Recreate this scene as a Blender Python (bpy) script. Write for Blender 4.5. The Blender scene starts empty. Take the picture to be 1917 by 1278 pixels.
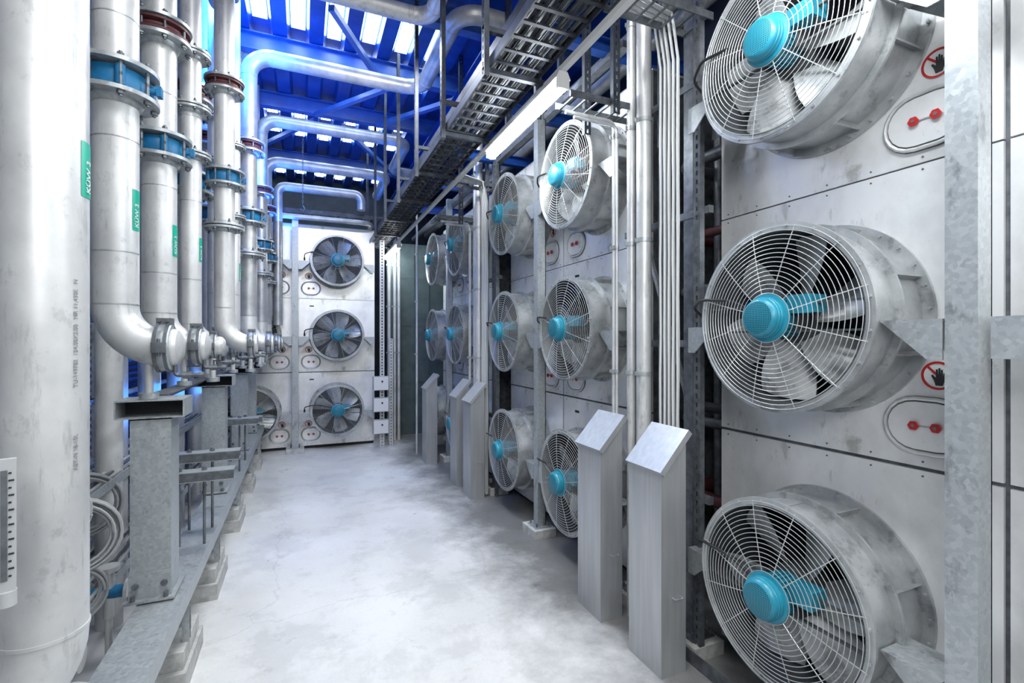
import bpy, math, random
from mathutils import Vector, Matrix
random.seed(4)
H=2.14
S=bpy.context.scene
COL=S.collection
def V(*a): return Vector(a)
# ------------------------------------------------------------ materials
MATS={}
def mat(name,c1,c2=None,metal=0.0,rough=0.5,scale=6.0,stretch=(1,1,1),bump=0.0,kind='noise',r2=None,emit=None,es=0,detail=6,lo=.35,hi=.65,dirt=None):
    if name in MATS: return MATS[name]
    m=bpy.data.materials.new(name); m.use_nodes=True
    nt=m.node_tree; N=nt.nodes; L=nt.links
    b=N['Principled BSDF']
    b.inputs['Metallic'].default_value=metal
    b.inputs['Roughness'].default_value=rough
    b.inputs['Base Color'].default_value=(*c1,1)
    if emit:
        b.inputs['Emission Color'].default_value=(*emit,1); b.inputs['Emission Strength'].default_value=es
    if c2:
        tc=N.new('ShaderNodeTexCoord'); mp=N.new('ShaderNodeMapping'); mp.inputs['Scale'].default_value=stretch
        L.new(tc.outputs['Object'],mp.inputs['Vector'])
        if kind=='voronoi':
            t=N.new('ShaderNodeTexVoronoi'); t.inputs['Scale'].default_value=scale; out=t.outputs['Color']
        else:
            t=N.new('ShaderNodeTexNoise'); t.inputs['Scale'].default_value=scale; t.inputs['Detail'].default_value=detail; t.inputs['Roughness'].default_value=.6; out=t.outputs['Fac']
        L.new(mp.outputs['Vector'],t.inputs['Vector'])
        rp=N.new('ShaderNodeValToRGB'); rp.color_ramp.elements[0].position=lo; rp.color_ramp.elements[1].position=hi
        rp.color_ramp.elements[0].color=(*c1,1); rp.color_ramp.elements[1].color=(*c2,1)
        L.new(out,rp.inputs['Fac']); colo=rp.outputs['Color']
        if dirt:
            for (ds,dst,th,dc) in dirt:
                mp2=N.new('ShaderNodeMapping'); mp2.inputs['Scale'].default_value=dst; mp2.inputs['Location'].default_value=(ds,ds*.7,3)
                L.new(tc.outputs['Object'],mp2.inputs['Vector'])
                t2=N.new('ShaderNodeTexNoise'); t2.inputs['Scale'].default_value=ds; t2.inputs['Detail'].default_value=12; t2.inputs['Roughness'].default_value=.68
                L.new(mp2.outputs['Vector'],t2.inputs['Vector'])
                r2_=N.new('ShaderNodeValToRGB'); e=r2_.color_ramp.elements; e[0].position=th; e[1].position=th+.07; e[0].color=(*dc,1); e[1].color=(1,1,1,1)
                L.new(t2.outputs['Fac'],r2_.inputs['Fac'])
                mx=N.new('ShaderNodeMix'); mx.data_type='RGBA'; mx.blend_type='MULTIPLY'; mx.inputs[0].default_value=1
                L.new(colo,mx.inputs[6]); L.new(r2_.outputs['Color'],mx.inputs[7]); colo=mx.outputs[2]
        L.new(colo,b.inputs['Base Color'])
        if r2 is not None:
            mr=N.new('ShaderNodeMapRange'); mr.inputs['To Min'].default_value=rough; mr.inputs['To Max'].default_value=r2
            L.new(out,mr.inputs['Value']); L.new(mr.outputs['Result'],b.inputs['Roughness'])
        if bump:
            bp=N.new('ShaderNodeBump'); bp.inputs['Strength'].default_value=bump; bp.inputs['Distance'].default_value=.01
            L.new(out,bp.inputs['Height']); L.new(bp.outputs['Normal'],b.inputs['Normal'])
    MATS[name]=m; return m
GALV=mat('galvanised_steel',(.31,.335,.35),(.44,.47,.48),metal=.5,rough=.36,scale=55,kind='voronoi',r2=.48,lo=.0,hi=1,dirt=[(6,(1,1,.5),.36,(.66,.66,.66))])
GALVD=mat('dull_galvanised_steel',(.09,.10,.11),(.18,.195,.215),metal=.55,rough=.45,scale=14)
TRAYM=mat('dark_tray_steel',(.018,.022,.032),(.05,.056,.07),metal=.35,rough=.5,scale=10)
STEEL=mat('stainless_pipe_steel',(.46,.465,.47),(.64,.645,.64),metal=.35,rough=.36,scale=3,stretch=(1,1,.8),r2=.48,dirt=[(5,(2,2,.35),.38,(.74,.74,.74)),(16,(1,1,.6),.35,(.82,.82,.82))])
STEELO=mat('overhead_pipe_steel',(.32,.33,.345),(.48,.49,.50),metal=.5,rough=.34,scale=6,r2=.46)
DUCT=mat('fan_duct_steel',(.29,.305,.31),(.48,.495,.50),metal=.5,rough=.32,scale=5,r2=.48,dirt=[(7,(1,1,1),.38,(.70,.70,.70))])
DUCTIN=mat('fan_duct_inside_shaded',(.05,.056,.06),(.10,.11,.115),metal=.4,rough=.5,scale=6)  # duct steel darkened: shade inside the fan is put into the colour
PANEL=mat('cabinet_panel_steel',(.60,.605,.60),(.80,.805,.805),metal=.38,rough=.26,scale=2.4,stretch=(1,1,.7),r2=.38,lo=.30,hi=.55,detail=9,dirt=[(2.6,(1,1,1),.325,(.64,.63,.60)),(9,(1.4,1,.5),.335,(.76,.75,.73))])
BRUSH=mat('brushed_cover_steel',(.40,.41,.42),(.47,.48,.49),metal=.55,rough=.30,scale=4,stretch=(6,6,.4),r2=.40)
WIRE=mat('guard_wire',(.50,.52,.52),metal=.4,rough=.38)
BLADE=mat('blade_aluminium',(.36,.375,.38),(.54,.555,.56),metal=.35,rough=.38,scale=6,dirt=[(10,(1,1,1),.4,(.6,.6,.6))])
TEAL=mat('teal_paint',(.012,.19,.28),(.02,.25,.35),rough=.35,scale=8)
BLUEV=mat('blue_valve_paint',(.004,.12,.28),(.008,.17,.36),rough=.45,scale=9)
BLUEST=mat('blue_steel_paint',(.006,.04,.22),(.010,.07,.34),rough=.38,scale=4)
BEAM=mat('glow_lightened_beam_paint',(.03,.09,.30),(.05,.13,.40),rough=.35,scale=4)  # blue steel paint made lighter to carry the blue glow on the beams
RUBBER=mat('red_brown_rubber',(.060,.014,.018),(.10,.026,.03),rough=.6,scale=20)
RED=mat('red_plastic',(.42,.012,.012),rough=.4)
BLACK=mat('black_rubber',(.012,.012,.014),rough=.5)
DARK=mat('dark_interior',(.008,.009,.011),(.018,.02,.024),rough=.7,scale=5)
WHITE=mat('white_plastic',(.66,.66,.65),rough=.4)
GREYP=mat('grey_plastic',(.38,.39,.40),rough=.45)
CABLE=mat('white_cable_sheath',(.52,.53,.53),rough=.45)
CABLEL=mat('dull_cable_sheath',(.30,.31,.32),rough=.5)
CABLEG=mat('grey_cable_sheath',(.06,.066,.075),rough=.5)
GREEN=mat('green_label',(.0,.33,.23),rough=.4)
INK=mat('grey_ink',(.24,.24,.25),rough=.6)
CONC=mat('concrete_block',(.34,.34,.33),(.54,.54,.52),rough=.85,scale=12,bump=.3)
PAINTW=mat('wall_paint',(.14,.16,.18),(.23,.25,.28),rough=.6,scale=3)
PARTN=mat('grey_green_sheet',(.05,.075,.08),(.08,.11,.115),metal=.1,rough=.6,scale=4)
DARKW=mat('dark_wall',(.010,.014,.026),(.02,.028,.042),rough=.7,scale=4)
TUBE=mat('lamp_tube',(1,1,1),emit=(.90,.96,1),es=80)
SKY=mat('skylight_glazing',(.8,.9,1),emit=(.70,.88,1),es=14)
def perf():
    m=bpy.data.materials.new('perforated_teal'); m.use_nodes=True; nt=m.node_tree;N=nt.nodes;L=nt.links
    b=N['Principled BSDF']; b.inputs['Roughness'].default_value=.4
    tc=N.new('ShaderNodeTexCoord'); v=N.new('ShaderNodeVectorMath'); v.operation='SCALE'; v.inputs['Scale'].default_value=105
    L.new(tc.outputs['Object'],v.inputs[0])
    f=N.new('ShaderNodeVectorMath'); f.operation='FRACTION'; L.new(v.outputs[0],f.inputs[0])
    s=N.new('ShaderNodeVectorMath'); s.operation='SUBTRACT'; s.inputs[1].default_value=(.5,.5,.5); L.new(f.outputs[0],s.inputs[0])
    mu=N.new('ShaderNodeVectorMath'); mu.operation='MULTIPLY'; mu.inputs[1].default_value=(1,0,1); L.new(s.outputs[0],mu.inputs[0])
    ln=N.new('ShaderNodeVectorMath'); ln.operation='LENGTH'; L.new(mu.outputs[0],ln.inputs[0])
    c=N.new('ShaderNodeMath'); c.operation='LESS_THAN'; c.inputs[1].default_value=.38; L.new(ln.outputs['Value'],c.inputs[0])
    mx=N.new('ShaderNodeMix'); mx.data_type='RGBA'; mx.inputs[6].default_value=(.02,.23,.32,1); mx.inputs[7].default_value=(.004,.04,.055,1)
    L.new(c.outputs[0],mx.inputs[0]); L.new(mx.outputs[2],b.inputs['Base Color'])
    return m
PERF=perf()
def floormat():
    m=bpy.data.materials.new('stained_concrete_floor'); m.use_nodes=True; nt=m.node_tree;N=nt.nodes;L=nt.links
    b=N['Principled BSDF']
    tc=N.new('ShaderNodeTexCoord')
    def noise(sc,det=8,ro=.6,dist=0):
        n=N.new('ShaderNodeTexNoise'); n.inputs['Scale'].default_value=sc; n.inputs['Detail'].default_value=det; n.inputs['Roughness'].default_value=ro; n.inputs['Distortion'].default_value=dist
        L.new(tc.outputs['Object'],n.inputs['Vector']); return n.outputs['Fac']
    def ramp(src,p0,c0,p1,c1):
        r=N.new('ShaderNodeValToRGB'); e=r.color_ramp.elements; e[0].position=p0;e[0].color=(*c0,1);e[1].position=p1;e[1].color=(*c1,1); L.new(src,r.inputs['Fac']); return r.outputs['Color']
    def mul(a,c,fac=1):
        x=N.new('ShaderNodeMix'); x.data_type='RGBA'; x.blend_type='MULTIPLY'; x.inputs[0].default_value=fac; L.new(a,x.inputs[6]); L.new(c,x.inputs[7]); return x.outputs[2]
    a=ramp(noise(.7,8,.55,.2),.32,(.54,.54,.535),.58,(.68,.68,.675))
    bb=ramp(noise(1.5,15,.70,.15),.42,(.80,.80,.80),.50,(1,1,1))
    c=ramp(noise(30,8,.8),.3,(.90,.90,.90),.6,(1,1,1))
    col=mul(mul(a,bb,.65),c,.8)
    b2=ramp(noise(3.3,15,.74,.1),.36,(.72,.72,.72),.42,(1,1,1)); col=mul(col,b2,.5)
    sp=ramp(noise(9,12,.8),.29,(.55,.55,.55),.33,(1,1,1)); col=mul(col,sp,.4)
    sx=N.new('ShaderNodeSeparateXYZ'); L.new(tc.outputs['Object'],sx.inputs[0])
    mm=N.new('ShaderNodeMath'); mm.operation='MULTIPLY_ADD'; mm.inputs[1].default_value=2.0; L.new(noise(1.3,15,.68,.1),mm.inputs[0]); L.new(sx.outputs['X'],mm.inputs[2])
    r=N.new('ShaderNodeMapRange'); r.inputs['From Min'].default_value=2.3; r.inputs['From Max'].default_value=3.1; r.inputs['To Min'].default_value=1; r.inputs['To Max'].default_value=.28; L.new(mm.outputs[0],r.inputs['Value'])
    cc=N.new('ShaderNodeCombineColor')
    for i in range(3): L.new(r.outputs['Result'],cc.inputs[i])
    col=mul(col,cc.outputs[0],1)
    vo=N.new('ShaderNodeTexVoronoi'); vo.feature='DISTANCE_TO_EDGE'; vo.inputs['Scale'].default_value=.4
    wn=N.new('ShaderNodeTexNoise'); wn.inputs['Scale'].default_value=2.2; wn.inputs['Detail'].default_value=8
    L.new(tc.outputs['Object'],wn.inputs['Vector'])
    ad=N.new('ShaderNodeVectorMath'); ad.operation='MULTIPLY_ADD'; ad.inputs[1].default_value=(.5,.5,.5)
    L.new(wn.outputs['Color'],ad.inputs[0]); L.new(tc.outputs['Object'],ad.inputs[2]); L.new(ad.outputs[0],vo.inputs['Vector'])
    cr=ramp(vo.outputs['Distance'],.0,(.70,.70,.70),.003,(1,1,1))
    L.new(mul(col,cr,.5),b.inputs['Base Color'])
    mr=N.new('ShaderNodeMapRange'); mr.inputs['To Min'].default_value=.14; mr.inputs['To Max'].default_value=.55
    L.new(noise(2.2,10),mr.inputs['Value']); L.new(mr.outputs['Result'],b.inputs['Roughness'])
    bp=N.new('ShaderNodeBump'); bp.inputs['Strength'].default_value=.15; bp.inputs['Distance'].default_value=.01
    L.new(noise(14,10,.7),bp.inputs['Height']); L.new(bp.outputs['Normal'],b.inputs['Normal'])
    return m
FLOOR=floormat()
# ------------------------------------------------------------ mesh builder
class MB:
    def __init__(s): s.v=[];s.f=[];s.m=[];s.mats=[]
    def mi(s,m):
        if m not in s.mats: s.mats.append(m)
        return s.mats.index(m)
    def add(s,vs,fs,m):
        o=len(s.v); i=s.mi(m); s.v+= [tuple(v) for v in vs]
        for f in fs: s.f.append([o+k for k in f]); s.m.append(i)
    def box(s,a,b,m,M=None):
        x0,y0,z0=a;x1,y1,z1=b
        vs=[V(x,y,z) for z in(z0,z1) for y in(y0,y1) for x in(x0,x1)]
        if M: vs=[M@v for v in vs]
        s.add(vs,[(0,2,3,1),(4,5,7,6),(0,1,5,4),(2,6,7,3),(0,4,6,2),(1,3,7,5)],m)
    def sweep(s,pts,r,m,seg=10,cap=True,closed=False):
        pts=[Vector(p) for p in pts]; n=len(pts)
        rr=r if isinstance(r,(list,tuple)) else [r]*n
        T=[]
        for i in range(n):
            if closed: t=pts[(i+1)%n]-pts[i-1]
            else: t=pts[min(i+1,n-1)]-pts[max(i-1,0)]
            if t.length<1e-9: t=T[-1] if T else V(0,0,1)
            T.append(t.normalized())
        u=T[0].orthogonal().normalized(); vs=[]
        for i in range(n):
            if i:
                q=T[i-1].rotation_difference(T[i]); u=(q@u); u=(u-T[i]*u.dot(T[i])).normalized()
            w=T[i].cross(u)
            for k in range(seg):
                a=2*math.pi*k/seg
                vs.append(pts[i]+(u*math.cos(a)+w*math.sin(a))*rr[i])
        fs=[]
        for i in range(n if closed else n-1):
            j=(i+1)%n
            for k in range(seg):
                l=(k+1)%seg
                fs.append((i*seg+k,i*seg+l,j*seg+l,j*seg+k))
        if cap and not closed:
            fs.append(tuple(reversed(range(seg)))); fs.append(tuple((n-1)*seg+k for k in range(seg)))
        s.add(vs,fs,m)
    def cyl(s,a,b,r,m,seg=16): s.sweep([a,b],r,m,seg)
    def rev(s,prof,m,axis='y',seg=48,c=(0,0,0),closed=True):
        vs=[];n=len(prof); c=Vector(c)
        for k in range(seg):
            a=2*math.pi*k/seg; ca,sa=math.cos(a),math.sin(a)
            for r,h in prof:
                p={'y':V(r*ca,h,r*sa),'z':V(r*ca,r*sa,h),'x':V(h,r*ca,r*sa)}[axis]
                vs.append(c+p)
        fs=[]
        rng=n if closed else n-1
        for k in range(seg):
            l=(k+1)%seg
            for i in range(rng):
                j=(i+1)%n
                f=(k*n+i,k*n+j,l*n+j,l*n+i)
                fs.append(f if axis!='z' else tuple(reversed(f)))
        s.add(vs,fs,m)
    def disc(s,c,r,m,axis='y',seg=32,t=.004):
        d={'y':V(0,t/2,0),'z':V(0,0,t/2),'x':V(t/2,0,0)}[axis]; c=Vector(c)
        s.cyl(c-d,c+d,r,m,seg)
    def prism(s,poly,d,m,M=None):
        n=len(poly); vs=[V(x,d[0],z) for x,z in poly]+[V(x,d[1],z) for x,z in poly]
        if M: vs=[M@v for v in vs]
        fs=[tuple(range(n)),tuple(reversed(range(n,2*n)))]+[(i,i+n,(i+1)%n+n,(i+1)%n) for i in range(n)]
        s.add(vs,fs,m)
    def mesh(s,name,smooth=True,recalc=True):
        me=bpy.data.meshes.new(name); me.from_pydata(s.v,[],s.f)
        for m in s.mats: me.materials.append(m)
        me.polygons.foreach_set('material_index',s.m)
        me.update()
        import bmesh
        bm=bmesh.new(); bm.from_mesh(me); bmesh.ops.recalc_face_normals(bm,faces=bm.faces); bm.to_mesh(me); bm.free()
        if smooth:
            me.shade_smooth(); me.set_sharp_from_angle(angle=math.radians(38))
        return me
def ob(name,data=None,parent=None,loc=(0,0,0),rot=(0,0,0),label=None,cat=None,group=None,kind=None):
    if isinstance(data,MB): data=data.mesh(name)
    o=bpy.data.objects.new(name,data); COL.objects.link(o)
    o.location=loc; o.rotation_euler=rot
    if parent: o.parent=parent
    if label: o['label']=label
    if cat: o['category']=cat
    if group: o['group']=group
    if kind: o['kind']=kind
    return o
def bend(pts,R,n=8):
    pts=[Vector(p) for p in pts]; out=[pts[0]]
    for i in range(1,len(pts)-1):
        p=pts[i]; d1=(p-pts[i-1]).normalized(); d2=(pts[i+1]-p).normalized()
        if abs(d1.dot(d2))<.02:
            c=p-d1*R+d2*R
            for k in range(n+1):
                t=math.pi/2*k/n; out.append(c-d2*R*math.cos(t)+d1*R*math.sin(t))
        else:
            a=p-d1*R;b=p+d2*R
            for k in range(n+1):
                t=k/n; out.append(a*(1-t)**2+p*2*t*(1-t)+b*t*t)
    out.append(pts[-1]); return out
def strut(mb,x,y,z0,z1,m,w=.05,d=.04,face='y',pitch=.06):
    def bx(a,b):
        if face=='y': mb.box((x+a[0],y+a[1],a[2]),(x+b[0],y+b[1],b[2]),m)
        else: mb.box((x+a[1],y-b[0],a[2]),(x+b[1],y-a[0],b[2]),m)
    t=.004; e=w*.36
    bx((-w/2,0,z0),(-w/2+e,t,z1)); bx((w/2-e,0,z0),(w/2,t,z1))
    bx((-w/2,t,z0),(-w/2+t,d,z1)); bx((w/2-t,t,z0),(w/2,d,z1))
    n=max(1,int((z1-z0)/pitch))
    for i in range(n+1):
        zz=z0+i*(z1-z0)/n
        a=max(z0,zz-.014); b=min(z1,zz+.014)
        bx((-w/2+e,0,a),(w/2-e,t,b))
# ------------------------------------------------------------ setting
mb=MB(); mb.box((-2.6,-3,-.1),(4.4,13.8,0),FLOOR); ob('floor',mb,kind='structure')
mb=MB(); mb.box((-2.6,13.6,0),(4.4,13.8,H+4.3),DARKW); ob('wall_back',mb,kind='structure')
mb=MB(); mb.box((-2.6,-3,0),(-2.4,13.6,H+4.3),PAINTW); ob('wall_left',mb,kind='structure')
mb=MB(); mb.box((4.2,-3,0),(4.4,13.6,H+4.3),DARKW); ob('wall_right',mb,kind='structure')
mb=MB(); x=-2.4; zc=H+4.2; prof=[]
while x<4.2-.01:
    prof+= [(x,zc),(x+.19,zc),(x+.23,zc-.09),(x+.41,zc-.09),(x+.45,zc)]; x+=.45
prof=[p for p in prof if p[0]<=4.2]
vs=[];fs=[]
for (a,b) in prof: vs+= [V(a,2.6,b),V(a,13.6,b)]
for i in range(len(prof)-1): fs.append((2*i,2*i+1,2*i+3,2*i+2))
mb.add(vs,fs,BLUEST); mb.box((-2.4,2.6,zc+.02),(4.2,13.6,zc+.1),BLUEST)
ob('ceiling',mb,kind='structure')
wn=1
for ri,(ya,yb) in enumerate([(6.12,7.1),(7.42,8.12),(9.4,9.85),(10.1,10.75),(12.2,13.2)]):
    for k in range(1,12):
        xs=-2.4+.45*k
        if xs<-1.2 or xs>1.9: continue
        sh=.12*((k*7+ri*3)%4)/3
        m2=MB(); m2.box((xs+.01,ya+sh,zc-.03),(xs+.18,yb-.1*((k*5+ri)%3)/2,zc-.012),SKY)
        ob('window_%d'%wn,m2,kind='structure'); wn+=1
def ibeam(mb,y,z,x0,x1,m,h=.24,w=.14):
    mb.box((x0,y-w/2,z),(x1,y+w/2,z+.015),m); mb.box((x0,y-w/2,z+h-.015),(x1,y+w/2,z+h),m); mb.box((x0,y-.006,z+.015),(x1,y+.006,z+h-.015),m)
for y in (5.8,7.27,8.9,11.5):
    mb=MB(); ibeam(mb,y,H+3.86,-2.39,4.19,BEAM); ob('roof_beam',mb,label='blue painted steel I-beam under the corrugated roof',cat='beam',group='roof beams')
for a,b in [((.3,5.9),(1.0,7.2)),((1.2,8.8),(2.2,7.4)),((.2,8.8),(1.2,7.4)),((.6,9.0),(2.0,11.4)),((-1.2,11.4),(.2,9.0))]:
    mb=MB(); mb.sweep([V(a[0],a[1],H+3.82),V(b[0],b[1],H+3.82)],.05,BEAM,4); ob('diagonal_brace',mb,label='blue diagonal steel brace between roof beams',cat='brace',group='roof braces')
mb=MB(); xx,zz=2.2,3.6; mb.box((xx-.06,4,H+zz),(xx+.06,13.5,H+zz+.012),BLUEST); mb.box((xx-.06,4,H+zz+.188),(xx+.06,13.5,H+zz+.2),BLUEST); mb.box((xx-.006,4,H+zz),(xx+.006,13.5,H+zz+.2),BLUEST)
ob('roof_purlin',mb,label='long blue steel purlin running the length of the hall',cat='beam')
mb=MB(); mb.box((1.75,11.2,0),(4.2,11.26,H+2.25),PARTN)
for xx in (2.0,2.35,2.7): mb.box((xx,11.185,0),(xx+.02,11.2,H+2.25),PARTN)
for zz in (1.2,2.5,3.6): mb.box((1.75,11.19,zz),(4.2,11.2,zz+.015),PARTN)
ob('wall_partition',mb,kind='structure')
# ------------------------------------------------------------ fan meshes
def build_fan_meshes():
    D={}
    b=MB()
    b.rev([(.462,0),(.503,0),(.503,.016),(.470,.018),(.470,.20),(.505,.20),(.505,.214),(.470,.215),(.470,.415),(.522,.415),(.522,.433),(.462,.433)],DUCT,seg=72)
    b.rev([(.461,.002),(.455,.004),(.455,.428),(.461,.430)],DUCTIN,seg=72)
    for k in range(20):
        a=2*math.pi*(k+.5)/20; c=V(.484*math.cos(a),0,.484*math.sin(a)); b.cyl(c+V(0,-.010,0),c+V(0,.03,0),.009,DUCT,6)
    for k in range(28):
        a=2*math.pi*(k+.3)/28; c=V(.503*math.cos(a),.415,.503*math.sin(a)); b.cyl(c+V(0,-.014,0),c,.009,DUCT,6)
    for a in (22,68,112,158,202,248,292,338):
        M=Matrix.Rotation(-math.radians(a),4,'Y'); b.box((.468,.215,-.004),(.503,.415,.004),DUCT,M)
    b.box((-.03,.03,.468),(.03,.2,.476),DUCT)
    D['housing']=b.mesh('fan_housing')
    b=MB(); b.disc((0,.425,0),.455,DARK,t=.006,seg=40)  # plain dark disc standing in for the shade behind the blades
    D['coil']=b.mesh('fan_shade_disc')
    b=MB()
    def yy(r): return -.010-.045*(1-(r/.485)**2)
    r=.13
    while r<.487:
        n=72
        b.sweep([V(r*math.cos(2*math.pi*k/n),yy(r),r*math.sin(2*math.pi*k/n)) for k in range(n)],.0020,WIRE,5,closed=True)
        r+=.0235
    for k in range(12):
        a=2*math.pi*(k+.5)/12
        b.sweep([V(q*math.cos(a),yy(q)+.005,q*math.sin(a)) for q in (.11,.2,.3,.4,.488)],.0028,WIRE,5)
    D['guard']=b.mesh('wire_guard')
    b=MB(); b.rev([(.001,.13),(.12,.13),(.135,.15),(.135,.30),(.001,.30)],DUCTIN,seg=32,closed=False)
    nb=6
    for k in range(nb):
        th=2*math.pi*k/nb+.35; ns=8; nc=6; vs=[];fs=[]
        for i in range(ns):
            t=i/(ns-1); rr=.12+t*.325; ch=.15+.13*math.sin(t*math.pi*.62); tw=math.radians(44-22*t)
            sweepa=.12*t
            for j in range(nc):
                s_=(j/(nc-1)-.5)*ch
                camber=.025*(1-(2*j/(nc-1)-1)**2)
                lx=s_*math.cos(tw)-camber*math.sin(tw); ly=.20+s_*math.sin(tw)+camber*math.cos(tw)*-1
                ang=th+(lx)/rr+sweepa
                vs.append(V(rr*math.cos(ang),ly,rr*math.sin(ang)))
        n0=len(vs); vs+= [v+V(0,.007,0) for v in vs]
        for i in range(ns-1):
            for j in range(nc-1):
                a=i*nc+j; fs.append((a,a+1,a+nc+1,a+nc)); fs.append((n0+a,n0+a+nc,n0+a+nc+1,n0+a+1))
        for i in range(ns-1):
            for j in (0,nc-1):
                a=i*nc+j; fs.append((a,a+nc,n0+a+nc,n0+a))
        for j in range(nc-1):
            for i in (0,ns-1):
                a=i*nc+j; fs.append((a,a+1,n0+a+1,n0+a))
        b.add(vs,fs,BLADE)
    D['impeller']=b.mesh('impeller')
    b=MB(); b.rev([(.126,-.035),(.128,-.045),(.126,-.055),(.108,-.058),(.104,-.10),(.096,-.115),(.084,-.122),(.07,-.118)],TEAL,seg=48,closed=False)
    b.rev([(.084,-.122),(.05,-.128),(.001,-.131)],PERF,seg=48,closed=False)
    b.rev([(.104,-.062),(.1085,-.066),(.1085,-.072),(.104,-.076)],TEAL,seg=48,closed=False)
    b.rev([(.104,-.082),(.1075,-.086),(.1075,-.09),(.104,-.094)],TEAL,seg=48,closed=False)
    D['cap']=b.mesh('motor_cap')
    b=MB(); b.cyl((0,-.036,0),(0,.13,0),.095,TEAL,32)
    for k in range(24):
        M=Matrix.Rotation(2*math.pi*k/24,4,'Y'); b.box((.094,-.02,-.002),(.106,.11,.002),TEAL,M)
    D['motor']=b.mesh('motor_body')
    b=MB(); b.box((.09,-.005,.02),(.22,.10,.11),TEAL); b.box((.088,-.012,.018),(.222,-.005,.112),TEAL); b.cyl((.20,.05,.02),(.20,.05,-.015),.012,BLACK,10)
    D['tbox']=b.mesh('terminal_box')
    b=MB()
    b.box((-.455,.03,-.075),(.455,.05,-.065),DUCTIN)
    b.box((-.455,.03,.065),(.455,.05,.075),DUCTIN)
    b.box((-.12,.03,-.075),(-.10,.12,.075),DUCTIN); b.box((.10,.03,-.075),(.12,.12,.075),DUCTIN)
    D['mount']=b.mesh('motor_mount')
    b=MB(); b.sweep(bend([V(-.60,.13,.02),V(-.60,.02,.09),V(-.46,-.05,.13),V(-.25,-.03,.11),V(-.10,.0,.03)],.05,5),.009,BLACK,8)
    b.cyl((-.60,.13,.035),(-.60,.13,-.02),.016,BLACK,10)
    D['cable']=b.mesh('motor_cable')
    for nm,sx in (('bracket1',1),('bracket2',-1)):
        b=MB(); x1=.704
        M=Matrix.Scale(sx,4,V(1,0,0))
        b.box((.475,.08,-.04),(x1,.30,-.032),GALV,M)
        b.prism([(.478,-.04),(x1,-.04),(x1,-.20),(.65,-.20)],(.08,.088),GALV,M)
        b.prism([(.478,-.04),(x1,-.04),(x1,-.20),(.65,-.20)],(.292,.30),GALV,M)
        D[nm]=b.mesh('mounting_bracket')
    return D
FD=build_fan_meshes()
fan_label="galvanised axial fan with round wire guard and teal motor hub"
def fan(loc,rz,i,lab=None):
    e=ob('axial_fan',None,loc=loc,rot=(0,0,rz),label=lab or fan_label,cat='fan',group='axial fans on cooler cabinets')
    e.empty_display_size=.2
    for nm,k in (('fan_housing','housing'),('fan_shade_disc','coil'),('wire_guard','guard'),('motor_cap','cap'),('motor_body','motor'),('terminal_box','tbox'),('motor_mount','mount'),('motor_cable','cable'),('mounting_bracket','bracket1'),('mounting_bracket','bracket2')):
        o=ob(nm,FD[k],parent=e)
        if k=='cap': o['label']='teal perforated motor end cap'
    im=ob('impeller',FD['impeller'],parent=e); im.rotation_euler=(0,random.uniform(0,1),0)
    return e
# ------------------------------------------------------------ cabinets
FZ=[.79,2.265,3.73]
def cabinet_meshes():
    D={}
    b=MB(); w=1.508; hh=1.456
    b.box((-w/2,-.016,-hh/2),(w/2,.002,hh/2),PANEL)
    for sz in (-1,1):
        for k in range(7):
            x=-w/2+.06+k*(w-.12)/6; b.cyl((x,-.016,sz*(hh/2-.025)),(x,-.019,sz*(hh/2-.025)),.005,GALVD,8)
    D['panel']=b.mesh('front_panel')
    def stad(w,h,n=10):
        r=h/2; L=w/2-r; P=[]
        for k in range(n+1):
            a=-math.pi/2+math.pi*k/n; P.append((L+r*math.cos(a),r*math.sin(a)))
        for k in range(n+1):
            a=math.pi/2+math.pi*k/n; P.append((-L+r*math.cos(a),r*math.sin(a)))
        return P
    b=MB(); b.prism(stad(.375,.285),(-.004,0),GALVD); P=stad(.35,.26); b.sweep([V(x,-.012,z) for x,z in P],.010,STEEL,8,closed=True)
    P=stad(.34,.25); b.prism(P,(-.008,-.003),GALVD); P=stad(.318,.228); b.prism(P,(-.018,-.008),PANEL)
    D['hatch']=b.mesh('access_hatch')
    b=MB(); P=[]
    for k in range(24):
        a=2*math.pi*k/24; r=.0215+.0015*math.cos(6*a); P.append((r*math.cos(a),r*math.sin(a)))
    b.prism(P,(-.036,-.027),RED); b.cyl((0,-.028,0),(0,-.012,0),.008,GALVD,10); b.cyl((0,-.039,0),(0,-.036,0),.008,GALVD,12)
    D['knob']=b.mesh('clamp_knob')
    b=MB(); b.box((-.062,-.024,-.003),(.062,-.019,.003),GALV); D['bar']=b.mesh('clamp_bar')
    b=MB(); b.disc((0,-.002,0),.068,WHITE,t=.004,seg=40); b.rev([(.057,-.004),(.067,-.004),(.067,-.0065),(.057,-.0065)],RED,seg=40)
    M=Matrix.Rotation(math.radians(45),4,'Y')
    b.box((-.056,-.0058,-.005),(.056,-.0045,.005),RED,M)
    hand=[(-.008,-.045),(.018,-.045),(.026,-.018),(.028,.012),(.022,.012),(.019,-.006),(.018,.026),(.012,.026),(.011,-.002),(.009,.034),(.003,.034),(.002,-.002),(-.001,.028),(-.007,.028),(-.007,-.010),(-.020,.004),(-.025,-.001),(-.014,-.022)]
    b.prism([(x*1.05,z*1.05) for x,z in hand],(-.0075,-.006),BLACK)
    D['sign']=b.mesh('warning_sign')
    return D
CD=cabinet_meshes()
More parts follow.
